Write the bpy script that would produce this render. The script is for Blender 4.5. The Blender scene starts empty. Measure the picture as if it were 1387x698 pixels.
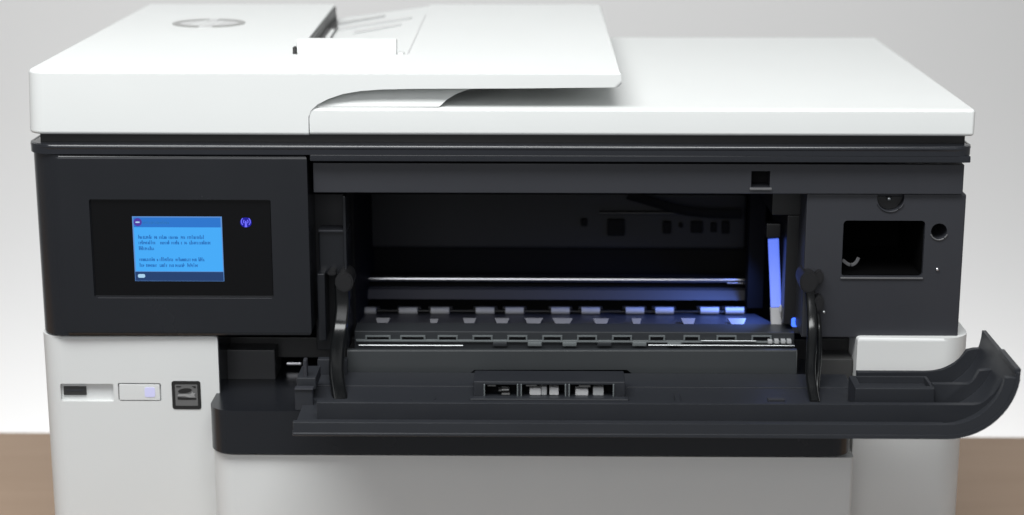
import bpy, bmesh, math, random
from mathutils import Vector, Matrix
random.seed(4)
scene = bpy.context.scene
COL = scene.collection

# ------------------------------------------------------------------ camera
F = 2489.0; CX = 693.5; CY = 349.0          # focal length and centre in photograph pixels (1387 x 698)
PITCH = math.atan(626 / F); YAW = math.atan(35 / F * math.cos(PITCH))
CAM = Vector((0.0220, -1.1224, 0.5479))
FW = Vector((-math.sin(YAW) * math.cos(PITCH), math.cos(YAW) * math.cos(PITCH), -math.sin(PITCH)))
RT = Vector((math.cos(YAW), math.sin(YAW), 0)); UP = RT.cross(FW)
cd = bpy.data.cameras.new('camera'); cam = bpy.data.objects.new('camera', cd); COL.objects.link(cam)
cd.sensor_width = 36; cd.lens = F / 1387 * 36; cd.clip_start = 0.01; cd.clip_end = 60
M = Matrix((RT, UP, -FW)).transposed().to_4x4(); M.translation = CAM
cam.matrix_world = M
cd.dof.use_dof = True; cd.dof.focus_distance = 1.14; cd.dof.aperture_fstop = 6.5
scene.camera = cam

# ------------------------------------------------------------------ light
w = bpy.data.worlds.new('World'); scene.world = w; w.use_nodes = True
w.node_tree.nodes['Background'].inputs[0].default_value = (0.94, 0.965, 1.0, 1)
w.node_tree.nodes['Background'].inputs[1].default_value = 0.24
def area(name, loc, target, sx, sy, power, col=(1, 1, 1)):
    l = bpy.data.lights.new(name, 'AREA'); l.shape = 'RECTANGLE'; l.size = sx; l.size_y = sy
    l.energy = power; l.color = col
    o = bpy.data.objects.new(name, l); COL.objects.link(o)
    o.location = loc
    o.rotation_euler = (Vector(target) - Vector(loc)).to_track_quat('-Z', 'Y').to_euler()
    return o
area('softbox_overhead', (-0.2, -0.68, 1.45), (0, 0.0, 0.3), 1.4, 0.6, 27.5, (0.985, 1.0, 0.995))
area('front_fill', (-0.25, -2.1, 0.95), (0, 0, 0.2), 1.2, 0.9, 9, (0.97, 0.985, 1.0))  # unseen fill light added to lift the front faces
area('backdrop_lamp', (0, 0.62, -0.55), (0, 0.98, -0.1), 2.2, 0.12, 11, (1, 1, 1))
scene.view_settings.view_transform = 'Standard'; scene.view_settings.look = 'None'
scene.view_settings.exposure = 0; scene.view_settings.gamma = 1
scene.view_settings.use_curve_mapping = False

# ------------------------------------------------------------------ helpers: a photograph pixel on a real plane
def ray(u, v): return FW + RT * ((u - CX) / F) - UP * ((v - CY) / F)
def P(u, v, Y=0.0):
    d = ray(u, v); return CAM + d * ((Y - CAM.y) / d.y)
def PZ(u, v, Z):
    d = ray(u, v); return CAM + d * ((Z - CAM.z) / d.z)
def zv(v, Y=0.0, u=690): return P(u, v, Y).z
def xu(u, Y=0.0, v=350): return P(u, v, Y).x

# ------------------------------------------------------------------ materials
def mat(name, col, rough=0.4, metal=0.0, spec=0.5, bump=0.0, bscale=900, var=0.0, vscale=20, emit=None, es=1.0, coat=0.0):
    m = bpy.data.materials.new(name); m.use_nodes = True
    nt = m.node_tree; b = nt.nodes['Principled BSDF']
    b.inputs['Base Color'].default_value = (*col, 1); b.inputs['Roughness'].default_value = rough
    b.inputs['Metallic'].default_value = metal; b.inputs['Specular IOR Level'].default_value = spec
    b.inputs['Coat Weight'].default_value = coat
    tc = nt.nodes.new('ShaderNodeTexCoord')
    if emit:
        b.inputs['Emission Color'].default_value = (*emit, 1); b.inputs['Emission Strength'].default_value = es
    if bump:
        n = nt.nodes.new('ShaderNodeTexNoise'); n.inputs['Scale'].default_value = bscale; n.inputs['Detail'].default_value = 2
        bp = nt.nodes.new('ShaderNodeBump'); bp.inputs['Strength'].default_value = bump; bp.inputs['Distance'].default_value = 0.0004
        nt.links.new(tc.outputs['Object'], n.inputs['Vector']); nt.links.new(n.outputs['Fac'], bp.inputs['Height'])
        nt.links.new(bp.outputs['Normal'], b.inputs['Normal'])
    if var:
        n = nt.nodes.new('ShaderNodeTexNoise'); n.inputs['Scale'].default_value = vscale; n.inputs['Detail'].default_value = 5
        mr = nt.nodes.new('ShaderNodeMapRange'); mr.inputs[3].default_value = rough - var; mr.inputs[4].default_value = rough + var
        nt.links.new(tc.outputs['Object'], n.inputs['Vector']); nt.links.new(n.outputs['Fac'], mr.inputs[0])
        nt.links.new(mr.outputs[0], b.inputs['Roughness'])
        mx = nt.nodes.new('ShaderNodeMixRGB'); mx.inputs[1].default_value = (*[c * (1 - var * .5) for c in col], 1); mx.inputs[2].default_value = (*col, 1)
        nt.links.new(n.outputs['Fac'], mx.inputs[0]); nt.links.new(mx.outputs[0], b.inputs['Base Color'])
    return m
WHITE = mat('white_plastic', (0.78, 0.795, 0.785), 0.42, bump=0.05, var=0.06)
WHITE2 = mat('shaded_white_plastic', (0.69, 0.70, 0.695), 0.45, bump=0.05, var=0.06)  # same white plastic, darkened in colour for the dimmer light low down
GREYW = mat('grey_feeder_plastic', (0.45, 0.45, 0.45), 0.5)
DGREY = mat('dark_slot', (0.03, 0.03, 0.03), 0.6)
CHAR = mat('charcoal_plastic', (0.0130, 0.0142, 0.0175), 0.25, bump=0.04, bscale=1400, var=0.07)
RAILP = mat('gloss_charcoal_plastic', (0.015, 0.0165, 0.021), 0.17, spec=0.7)
CHARL = mat('charcoal_matte_plastic', (0.026, 0.0275, 0.034), 0.5, bump=0.08, bscale=1400, var=0.08)
DOOR = mat('door_inner_plastic', (0.021, 0.023, 0.028), 0.42, bump=0.06, var=0.1, vscale=30)
BLACKP = mat('black_plastic', (0.010, 0.010, 0.011), 0.4, var=0.06)
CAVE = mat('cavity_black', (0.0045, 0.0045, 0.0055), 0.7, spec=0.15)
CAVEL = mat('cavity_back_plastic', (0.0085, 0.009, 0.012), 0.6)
GLASS = mat('black_glass', (0.003, 0.003, 0.0035), 0.22, spec=0.3)
STEEL = mat('steel_rail', (0.7, 0.7, 0.74), 0.2, metal=1.0)
ROLL = mat('grey_rubber', (0.60, 0.60, 0.61), 0.5, var=0.1, vscale=200)
SILL = mat('sill_grey_plastic', (0.12, 0.12, 0.125), 0.4)
PALE = mat('pale_grey_plastic', (0.42, 0.43, 0.44), 0.5)
EDGE = mat('bright_edge_metal', (0.50, 0.52, 0.53), 0.36, metal=1.0)
PIPE = mat('light_pipe', (0.3, 0.35, 0.8), 0.3, emit=(0.09, 0.19, 0.95), es=0.8)
LED = mat('blue_led', (0.1, 0.2, 0.9), 0.3, emit=(0.03, 0.12, 1.0), es=1.6)
S_BODY = mat('screen_blue', (0, 0, 0), 0.3, emit=(0.055, 0.40, 0.93), es=1.0)
S_HEAD = mat('screen_header_blue', (0, 0, 0), 0.3, emit=(0.02, 0.19, 0.66), es=0.9)
S_FOOT = mat('screen_footer_navy', (0, 0, 0), 0.3, emit=(0.012, 0.045, 0.15), es=1)
S_TEXT = mat('screen_text_blue', (0, 0, 0), 0.4, emit=(0.022, 0.18, 0.55), es=0.9)
S_PURP = mat('screen_purple', (0, 0, 0), 0.4, emit=(0.07, 0.035, 0.35), es=1)
S_LITE = mat('screen_white', (0, 0, 0), 0.4, emit=(0.45, 0.72, 0.95), es=0.9)
S_EDGE = mat('screen_edge_glow', (0, 0, 0), 0.4, emit=(0.12, 0.30, 0.68), es=0.9)
WIFI = mat('wireless_blue', (0, 0, 0), 0.4, emit=(0.002, 0.001, 0.30), es=1)
WIFIL = mat('wireless_mark', (0, 0, 0), 0.4, emit=(0.16, 0.15, 1.0), es=1)
PWR = mat('power_light', (0.6, 0.6, 0.8), 0.4, emit=(0.45, 0.42, 1.0), es=0.14)
STK = mat('label_black', (0.012, 0.012, 0.012), 0.5)
STKG = mat('label_grey', (0.125, 0.125, 0.125), 0.5)
STKL = mat('label_light_grey', (0.30, 0.30, 0.30), 0.5)
EMB = mat('emblem_grey', (0.36, 0.36, 0.35), 0.3, metal=0.3)
EMBL = mat('emblem_pale_grey', (0.60, 0.60, 0.60), 0.4)

def table_mat():
    m = mat('brown_tabletop', (0.25, 0.18, 0.135), 0.55)
    nt = m.node_tree; b = nt.nodes['Principled BSDF']
    tc = nt.nodes.new('ShaderNodeTexCoord'); mp = nt.nodes.new('ShaderNodeMapping'); mp.inputs['Scale'].default_value = (2.0, 14, 8)
    n = nt.nodes.new('ShaderNodeTexNoise'); n.inputs['Scale'].default_value = 3; n.inputs['Detail'].default_value = 6
    cr = nt.nodes.new('ShaderNodeValToRGB')
    cr.color_ramp.elements[0].position = 0.3; cr.color_ramp.elements[0].color = (0.385, 0.268, 0.185, 1)
    cr.color_ramp.elements[1].position = 0.7; cr.color_ramp.elements[1].color = (0.415, 0.292, 0.205, 1)
    nt.links.new(tc.outputs['Object'], mp.inputs[0]); nt.links.new(mp.outputs[0], n.inputs['Vector'])
    nt.links.new(n.outputs['Fac'], cr.inputs[0]); nt.links.new(cr.outputs[0], b.inputs['Base Color'])
    return m
TABLE = table_mat()
WALL = mat('backdrop_paper', (0.76, 0.755, 0.75), 0.8, var=0.03, vscale=3)

# ------------------------------------------------------------------ mesh helpers
def finish(name, bm, m, parent=None, smooth=True, angle=40):
    bmesh.ops.recalc_face_normals(bm, faces=bm.faces)
    me = bpy.data.meshes.new(name); bm.to_mesh(me); bm.free()
    if m: me.materials.append(m)
    o = bpy.data.objects.new(name, me); COL.objects.link(o)
    if parent: o.parent = parent
    if smooth:
        for p in me.polygons: p.use_smooth = True
        me.set_sharp_from_angle(angle=math.radians(angle))
        wn = o.modifiers.new('weighted_normals', 'WEIGHTED_NORMAL'); wn.keep_sharp = True
    return o
def addbox(bm, x0, x1, y0, y1, z0, z1, bev=0.0, seg=2):
    vs = [bm.verts.new((x, y, z)) for x in (x0, x1) for y in (y0, y1) for z in (z0, z1)]
    fs = [(0, 1, 3, 2), (4, 6, 7, 5), (0, 4, 5, 1), (2, 3, 7, 6), (0, 2, 6, 4), (1, 5, 7, 3)]
    faces = [bm.faces.new([vs[i] for i in f]) for f in fs]
    if bev:
        es = list({e for f in faces for e in f.edges})
        bmesh.ops.bevel(bm, geom=es, offset=bev, segments=seg, profile=0.5, affect='EDGES', clamp_overlap=True)
    return vs
def box(name, x0, x1, y0, y1, z0, z1, m, parent, bev=0.0008, seg=2):
    bm = bmesh.new(); addbox(bm, min(x0, x1), max(x0, x1), min(y0, y1), max(y0, y1), min(z0, z1), max(z0, z1), bev, seg)
    return finish(name, bm, m, parent)
def rect(u0, v0, u1, v1, Y):
    """world x0,x1,z0,z1 of a photograph rectangle standing at depth Y"""
    um, vm = (u0 + u1) / 2, (v0 + v1) / 2
    return P(u0, vm, Y).x, P(u1, vm, Y).x, P(um, v1, Y).z, P(um, v0, Y).z
def pbox(name, u0, v0, u1, v1, Y0, Y1, m, parent, bev=0.0008, seg=2):
    x0, x1, z0, z1 = rect(u0, v0, u1, v1, Y0)
    return box(name, x0, x1, Y0, Y1, z0, z1, m, parent, bev, seg)
def prism_xz(bm, pts, y0, y1):
    a = [bm.verts.new((x, y0, z)) for x, z in pts]; b = [bm.verts.new((x, y1, z)) for x, z in pts]
    n = len(pts)
    f0 = bm.faces.new(a); bm.faces.new(b[::-1])
    for i in range(n): bm.faces.new((a[i], b[i], b[(i + 1) % n], a[(i + 1) % n]))
    return f0
def prism(name, pts, y0, y1, m, parent, bev=0.0, seg=2, angle=40):
    bm = bmesh.new(); f = prism_xz(bm, pts, y0, y1)
    if bev: bmesh.ops.bevel(bm, geom=list(f.edges), offset=bev, segments=seg, profile=0.5, affect='EDGES', clamp_overlap=True)
    return finish(name, bm, m, parent, angle=angle)
def rrect(x0, x1, z0, z1, r, n=6):
    out = []
    for cx, cz, a0 in ((x1 - r, z1 - r, 0), (x0 + r, z1 - r, 90), (x0 + r, z0 + r, 180), (x1 - r, z0 + r, 270)):
        for i in range(n + 1):
            a = math.radians(a0 + 90 * i / n); out.append((cx + r * math.cos(a), cz + r * math.sin(a)))
    return out
def ell(cx, cz, rx, rz, n=32, a0=0, a1=360, closed=True):
    k = n if closed else n + 1
    return [(cx + rx * math.cos(math.radians(a0 + (a1 - a0) * i / n)), cz + rz * math.sin(math.radians(a0 + (a1 - a0) * i / n))) for i in range(k)]
def cut(o, fill):
    """subtract the shapes fill(bm) adds from object o"""
    bm = bmesh.new(); fill(bm); bmesh.ops.recalc_face_normals(bm, faces=bm.faces)
    me = bpy.data.meshes.new('cutter'); bm.to_mesh(me); bm.free()
    c = bpy.data.objects.new('cutter', me); COL.objects.link(c)
    wn = o.modifiers.get('weighted_normals')
    if wn: o.modifiers.remove(wn)
    md = o.modifiers.new('cut', 'BOOLEAN'); md.operation = 'DIFFERENCE'; md.solver = 'EXACT'; md.object = c
    dg = bpy.context.evaluated_depsgraph_get(); dg.update()
    new = bpy.data.meshes.new_from_object(o.evaluated_get(dg)); old = o.data
    o.modifiers.clear(); o.data = new; new.name = o.name
    if not len(new.materials):
        for m_ in old.materials: new.materials.append(m_)
    bpy.data.meshes.remove(old); bpy.data.objects.remove(c); bpy.data.meshes.remove(me)
    for p in new.polygons: p.use_smooth = True
    new.set_sharp_from_angle(angle=math.radians(35))
    wn = o.modifiers.new('weighted_normals', 'WEIGHTED_NORMAL'); wn.keep_sharp = True
    return o
def addtube(bm, pts, r, seg=10, rz=None):
    """tube along points; r radius (or elliptical: r sideways, rz along the bend normal)"""
    pts = [Vector(p) for p in pts]; rings = []
    for i, p in enumerate(pts):
        t = (pts[min(i + 1, len(pts) - 1)] - pts[max(i - 1, 0)]).normalized()
        ref = Vector((1, 0, 0)) if abs(t.x) < 0.8 else Vector((0, 0, 1))
        s = (ref - t * ref.dot(t)).normalized(); n = t.cross(s)
        rings.append([bm.verts.new(p + s * (r * math.cos(2 * math.pi * k / seg)) + n * ((rz or r) * math.sin(2 * math.pi * k / seg))) for k in range(seg)])
    for a, b in zip(rings, rings[1:]):
        for k in range(seg): bm.faces.new((a[k], a[(k + 1) % seg], b[(k + 1) % seg], b[k]))
    bm.faces.new(rings[0][::-1]); bm.faces.new(rings[-1])
def tube(name, pts, r, m, parent, seg=12, rz=None):
    bm = bmesh.new(); addtube(bm, pts, r, seg, rz); return finish(name, bm, m, parent, angle=60)
def spline(pts, n=8):
    pts = [Vector(p) for p in pts]; out = []
    for i in range(len(pts) - 1):
        p0, p1, p2, p3 = pts[max(i - 1, 0)], pts[i], pts[i + 1], pts[min(i + 2, len(pts) - 1)]
        for k in range(n):
            t = k / n
            out.append(0.5 * ((2 * p1) + (p2 - p0) * t + (2 * p0 - 5 * p1 + 4 * p2 - p3) * t * t + (3 * p1 - p0 - 3 * p2 + p3) * t ** 3))
    out.append(pts[-1]); return out
def strap(name, pts, wx, th, m, parent):
    """flat curved band: width wx along X, thickness th across the path in the YZ plane"""
    pts = [Vector(p) for p in pts]; bm = bmesh.new(); rings = []
    prof = rrect(-wx / 2, wx / 2, -th / 2, th / 2, th * 0.45, 3)
    for i, p in enumerate(pts):
        t = (pts[min(i + 1, len(pts) - 1)] - pts[max(i - 1, 0)]).normalized()
        s = (Vector((1, 0, 0)) - t * t.x).normalized(); n = t.cross(s)
        rings.append([bm.verts.new(p + s * a + n * b) for a, b in prof])
    k = len(prof)
    for a, b in zip(rings, rings[1:]):
        for j in range(k): bm.faces.new((a[j], a[(j + 1) % k], b[(j + 1) % k], b[j]))
    bm.faces.new(rings[0][::-1]); bm.faces.new(rings[-1])
    return finish(name, bm, m, parent, angle=50)
def corner_box(name, x0, x1, y0, y1, z0, z1, m, parent, rl=0.0, rr=0.0, bev=0.0015, n=10):
    """box standing in Z whose front vertical corners are rounded (rl left, rr right)"""
    pl = []
    if rl: pl += [(x0 + rl - rl * math.cos(math.radians(90 * i / n)), y0 + rl - rl * math.sin(math.radians(90 * i / n))) for i in range(n + 1)]
    else: pl += [(x0, y0)]
    if rr: pl += [(x1 - rr + rr * math.sin(math.radians(90 * i / n)), y0 + rr - rr * math.cos(math.radians(90 * i / n))) for i in range(n + 1)]
    else: pl += [(x1, y0)]
    pl += [(x1, y1), (x0, y1)]
    bm = bmesh.new()
    a = [bm.verts.new((x, y, z0)) for x, y in pl]; b = [bm.verts.new((x, y, z1)) for x, y in pl]
    f0 = bm.faces.new(a[::-1]); f1 = bm.faces.new(b)
    for i in range(len(pl)): bm.faces.new((a[i], a[(i + 1) % len(pl)], b[(i + 1) % len(pl)], b[i]))
    if bev: bmesh.ops.bevel(bm, geom=list(set(f0.edges) | set(f1.edges)), offset=bev, segments=4, profile=0.5, affect='EDGES', clamp_overlap=False)
    return finish(name, bm, m, parent, angle=32)

# ------------------------------------------------------------------ setting
def struct(o): o['kind'] = 'structure'; return o
tb = struct(box('tabletop', -1.6, 1.6, -0.14, 0.415, -0.03, 0.0, TABLE, None, 0.002))
bm = bmesh.new()                                    # paper backdrop behind the table, with a curved foot
prof = [(0.98, 2.2), (0.98, -0.5)] + [(0.98 - 0.35 * (1 - math.cos(math.radians(a))), -0.5 - 0.35 * math.sin(math.radians(a))) for a in range(10, 91, 10)] + [(0.42, -0.85)]
pv = [[bm.verts.new((x, y, z)) for x in (-2.6, 2.6)] for y, z in prof]
for a, b in zip(pv, pv[1:]): bm.faces.new((a[0], a[1], b[1], b[0]))
bd = struct(finish('backdrop', bm, WALL, None))
sol = bd.modifiers.new('thickness', 'SOLIDIFY'); sol.thickness = 0.004

# ------------------------------------------------------------------ the printer
pr = bpy.data.objects.new('printer', None); COL.objects.link(pr)
pr['label'] = 'white and charcoal wide-format inkjet printer with its front door folded open'
pr['category'] = 'printer'

XL = -0.2925; XR = 0.2925
ZTOP = zv(97); ZLID = zv(147); ZBOT = zv(184)

# --- scanner lid (right slab) and the document feeder over its left half
xs = xu(418, 0, 165)
bm = bmesh.new(); vs = addbox(bm, xs + 0.0004, XR, 0.0005, 0.346, ZBOT, ZLID)
es = [e for e in bm.edges if max(v.co.x for v in e.verts) > 0.1]
bmesh.ops.bevel(bm, geom=es, offset=0.0022, segments=3, profile=0.5, affect='EDGES', clamp_overlap=True)
lid = finish('scanner_lid', bm, WHITE, pr)
lid['label'] = 'flat white scanner lid reaching right of the feeder'
outl = [(XL - 0.0030, ZBOT), (XL - 0.0014, ZTOP)] + [(P(u, v).x, P(u, v).z) for u, v in
        [(841, 97), (842, 115), (838, 118.5), (700, 120), (560, 120.5), (515, 121.5), (488, 123.5), (465, 127.5), (445, 134), (430, 142), (421, 150), (418, 158), (418, 184)]]
bm = bmesh.new(); f = prism_xz(bm, outl, 0.0, 0.372)
e0 = [e for e in bm.edges if all(v.co.x < XL + .001 and v.co.y < .001 for v in e.verts)]
bmesh.ops.bevel(bm, geom=e0, offset=0.011, segments=8, profile=0.5, affect='EDGES', clamp_overlap=False)
bm.normal_update()
def outer_edge(e):
    c = (e.verts[0].co + e.verts[1].co) / 2
    return e.calc_face_angle(0) > 1.0 and c.y < .3 and not (c.z < ZTOP - .004 and xs - .002 < c.x < .07) and abs(e.verts[0].co.z - e.verts[1].co.z) < .005
bmesh.ops.bevel(bm, geom=[e for e in bm.edges if outer_edge(e)], offset=0.0022, segments=3, profile=0.5, affect='EDGES', clamp_overlap=True)
adf = finish('document_feeder', bm, WHITE, pr, angle=35)
adf['label'] = 'raised white document feeder with overhanging input tray'
# recess of the input tray in the top of the feeder
yf = PZ(460, 74, ZTOP).y; yb = 0.376
xa0 = PZ(400, 74, ZTOP).x; xa1 = PZ(452, 8, ZTOP).x
xb0 = PZ(553, 74, ZTOP).x; xb1 = PZ(582, 8, ZTOP).x
def recess(bm_):
    lo = [(xa0, yf, ZTOP - 0.012), (xb0, yf, ZTOP - 0.0012), (xb1, yb, ZTOP - 0.0012), (xa1, yb, ZTOP - 0.012)]
    hi = [(xa0, yf, ZTOP + 0.01), (xb0, yf, ZTOP + 0.01), (xb1, yb, ZTOP + 0.01), (xa1, yb, ZTOP + 0.01)]
    a = [bm_.verts.new(p) for p in lo]; b = [bm_.verts.new(p) for p in hi]
    bm_.faces.new(a[::-1]); bm_.faces.new(b)
    for i in range(4): bm_.faces.new((a[i], a[(i + 1) % 4], b[(i + 1) % 4], b[i]))
cut(adf, recess)
# feed slot: flat plate coloured as the shaded mouth along the left wall
bm = bmesh.new()
def xl(y): return xa0 + (xa1 - xa0) * (y - yf) / (yb - yf)
y0_, y1_ = yf + 0.06, 0.366
def floor_piece(bm_, uvs, z, t):
    pts = [PZ(u, v, z) for u, v in uvs]; a = [bm_.verts.new((q.x, q.y, z - t)) for q in pts]; b = [bm_.verts.new((q.x, q.y, z)) for q in pts]
    bm_.faces.new(a[::-1]); bm_.faces.new(b)
    for i in range(len(a)): bm_.faces.new((a[i], a[(i + 1) % len(a)], b[(i + 1) % len(a)], b[i]))
floor_piece(bm, [(434, 38), (445, 24), (452, 11), (456, 20), (457, 37)], ZTOP - 0.0088, 0.003)
finish('feed_slot_shade', bm, DGREY, adf, smooth=False)
bm = bmesh.new(); floor_piece(bm, [(405, 58), (420, 46), (434, 38.5), (457, 37.5), (451, 46), (446, 58)], ZTOP - 0.0090, 0.003)
finish('feed_pocket_shade', bm, mat('pocket_shade_grey', (0.13, 0.13, 0.13), 0.5), adf, smooth=False)  # flat grey plate, the deeper pocket's shade put into its colour
bm = bmesh.new(); q = [(xl(y) + dx, y, z) for y in (yf + .045, .366) for dx in (.0003, .0012) for z in (ZTOP - .0112, ZTOP - .0012)]
vs = [bm.verts.new(p) for p in q]
for f in [(0, 1, 3, 2), (4, 6, 7, 5), (0, 4, 5, 1), (2, 3, 7, 6), (0, 2, 6, 4), (1, 5, 7, 3)]: bm.faces.new([vs[i] for i in f])
finish('feed_wall', bm, mat('feed_wall_grey', (0.09, 0.09, 0.09), 0.5), adf, smooth=False)
bm = bmesh.new(); floor_piece(bm, [(551, 73), (553.5, 73), (577.5, 20), (575.5, 20)], ZTOP + 0.0004, 0.002)
finish('tray_edge', bm, EMBL, adf, smooth=False)
bm = bmesh.new(); floor_piece(bm, [(449, 40), (453, 40), (447, 50), (441, 50)], ZTOP - 0.0080, 0.002)
finish('feed_tab', bm, WHITE, adf, smooth=False)
# front paper guide standing in the recess, a block for the gap's shade and small details
gx0, gx1 = PZ(399, 74, ZTOP).x, PZ(536, 76, ZTOP).x
bm = bmesh.new(); addbox(bm, gx0 + 0.001, gx1, yf + 0.002, yf + 0.010, ZTOP - 0.013, P(460, 53, yf + 0.004).z, 0.0012, 2)
guide = finish('paper_guide', bm, WHITE, adf)
box('guide_foot', gx1 + 0.0006, gx1 + 0.0045, yf + 0.002, yf + 0.012, ZTOP - 0.004, ZTOP + 0.0008, WHITE, adf, 0.0008)
box('guide_gap_shade', gx0 - 0.0014, gx0 + 0.0006, yf + 0.001, yf + 0.008, ZTOP - 0.006, ZTOP + 0.0044, DGREY, adf, 0.0003)  # dark block in place of the shade in the gap beside the guide
for k, (uu, vv, uw) in enumerate([(470, 26, 70), (480, 34, 95), (500, 42, 60)]):    # ribs on the input tray floor
    p = PZ(uu, vv, ZTOP - 0.006)
    fx = lambda x: ZTOP - 0.012 + (x - xl(p.y)) / (xb0 + (xb1 - xb0) * (p.y - yf) / (yb - yf) - xl(p.y)) * 0.0108
    bm = bmesh.new(); L = uw * 0.00058
    v_ = [bm.verts.new(q) for q in [(p.x - .012, p.y, fx(p.x - .012) + .0002), (p.x - .012 + L, p.y + .012, fx(p.x - .012 + L) + .0002), (p.x - .012 + L, p.y + .020, fx(p.x - .012 + L) + .0002), (p.x - .012, p.y + .014, fx(p.x - .012) + .0002)]]
    t_ = [bm.verts.new(q.co + Vector((0, 0, .0008))) for q in v_]
    bm.faces.new(v_[::-1]); bm.faces.new(t_)
    for i in range(4): bm.faces.new((v_[i], v_[(i + 1) % 4], t_[(i + 1) % 4], t_[i]))
    finish('tray_rib', bm, GREYW if k == 0 else EMBL, adf, smooth=False)
# cove under the input tray: sloping surface that ends in a curved edge
bm = bmesh.new(); rows = []
zc0, zc1 = ZLID - 0.003, zv(119.5)
rc = [(593, 147), (597, 143.5), (604, 138), (616, 132), (632, 127.2), (652, 124), (680, 121.5), (700, 119)]
for j, (u, v) in enumerate(rc):
    z = zv(v); t = max(0, (z - ZLID) / (zc1 - ZLID))
    yfz = 0.0025 + 0.021 * (t ** 1.25)
    xr = P(u, v, yfz).x
    rows.append([bm.verts.new(q) for q in [(xs + 0.001 - 0.0, yfz, z), (xs + 0.03, yfz, z), (xr, yfz, z), (xr + 0.004, 0.30, z)]])
for a, b in zip(rows, rows[1:]):
    for i in range(3): bm.faces.new((a[i], a[i + 1], b[i + 1], b[i]))
cove = finish('output_cove', bm, WHITE, adf, angle=50)
sol = cove.modifiers.new('thickness', 'SOLIDIFY'); sol.thickness = 0.0015; sol.offset = 0

# emblem on the feeder: open ring of two crescents with slanted letter strokes between
pe = PZ(283, 32, ZTOP); ra = (PZ(332, 32, ZTOP).x - PZ(234, 32, ZTOP).x) / 2; rb = (PZ(283, 26.5, ZTOP).y - PZ(283, 38, ZTOP).y) / 2
def flat_poly(bm_, pts, z0, z1):
    a = [bm_.verts.new((x, y, z0)) for x, y in pts]; b = [bm_.verts.new((x, y, z1)) for x, y in pts]
    bm_.faces.new(a[::-1]); bm_.faces.new(b)
    for i in range(len(pts)): bm_.faces.new((a[i], a[(i + 1) % len(pts)], b[(i + 1) % len(pts)], b[i]))
bm = bmesh.new(); flat_poly(bm, ell(pe.x, pe.y, ra * 0.99, rb * 0.99, 48), ZTOP - 0.0004, ZTOP + 0.0003)
em = finish('emblem', bm, EMBL, adf, smooth=False)
for a0, a1 in ((98, 262), (-75, 82)):
    outer = ell(pe.x, pe.y, ra, rb, 30, a0, a1, False); inner = ell(pe.x, pe.y, ra * 0.82, rb * 0.66, 30, a0, a1, False)[::-1]
    bm = bmesh.new(); flat_poly(bm, outer + inner, ZTOP - 0.0003, ZTOP + 0.0006); finish('emblem_ring', bm, EMB, adf, smooth=False)
for k, dx in enumerate((-0.34, 0.02)):
    x = pe.x + ra * dx; h = rb * 0.52; wd = ra * 0.09; sk = ra * 0.12
    bm = bmesh.new()
    if k == 0:
        flat_poly(bm, [(x - sk, pe.y - h), (x - sk + wd, pe.y - h), (x + sk * 1.6 + wd, pe.y + h * 1.6), (x + sk * 1.6, pe.y + h * 1.6)], ZTOP - .0003, ZTOP + .0005)
        flat_poly(bm, [(x + ra * .17 - sk, pe.y - h), (x + ra * .17 - sk + wd, pe.y - h), (x + ra * .17 + wd + sk * .3, pe.y + h * .3), (x + ra * .17 + sk * .3, pe.y + h * .3)], ZTOP - .0003, ZTOP + .0005)
    else:
        flat_poly(bm, [(x - sk * 1.6, pe.y - h * 1.6), (x - sk * 1.6 + wd, pe.y - h * 1.6), (x + sk * .5 + wd, pe.y + h * .6), (x + sk * .5, pe.y + h * .6)], ZTOP - .0003, ZTOP + .0005)
        flat_poly(bm, [(x + ra * .2 - sk * .3, pe.y - h * .5), (x + ra * .2 - sk * .3 + wd, pe.y - h * .5), (x + ra * .2 + wd + sk * .5, pe.y + h * .6), (x + ra * .2 + sk * .5, pe.y + h * .6)], ZTOP - .0003, ZTOP + .0005)
    finish('emblem_letter', bm, WHITE, adf, smooth=False)

# --- dark neck below the lid, rails and shell of the upper body
box('lid_gap_trim', XL + 0.0035, XR - 0.004, 0.008, 0.335, zv(200), ZBOT + 0.0006, BLACKP, pr, 0.0006)
zcp0, zcp1 = zv(457, -0.004), zv(211.3, -0.004)
cp = corner_box('control_panel', XL - 0.0026, xu(418.5, -0.004, 330), -0.004, 0.10, zcp0, zcp1, CHAR, pr, rl=0.020, bev=0.0030)
cp['label'] = 'charcoal control panel with lit touchscreen at upper left'
gx = rect(124, 270.5, 368.5, 403, -0.004)
cut(cp, lambda b: prism_xz(b, rrect(gx[0], gx[1], gx[2], gx[3], 0.0012, 3), -0.01, -0.0014))
top_rail = corner_box('top_rail', XL - 0.0030, xu(1318, -.003, 205), -0.0046, 0.05, zv(210.6, -.0046), zv(198, -.0046), RAILP, pr, rl=0.016, rr=0.010, bev=0.0024)
zb_ = zv(201, -.0046); xr_ = xu(1318, -.003, 205) - .0012; xl_ = XL - 0.0018
bead = [(xl_, .05, zb_)] + [(xl_ + .016 - .016 * math.cos(math.radians(a)), -.0034 + .016 - .016 * math.sin(math.radians(a)), zb_) for a in range(0, 91, 9)]
bead += [(x, -.0034, zb_) for x in (-.2, -.1, 0, .1, .2)] + [(xr_ - .010 + .010 * math.sin(math.radians(a)), -.0034 + .010 - .010 * math.cos(math.radians(a)), zb_) for a in range(0, 91, 9)] + [(xr_, .05, zb_)]
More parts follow.
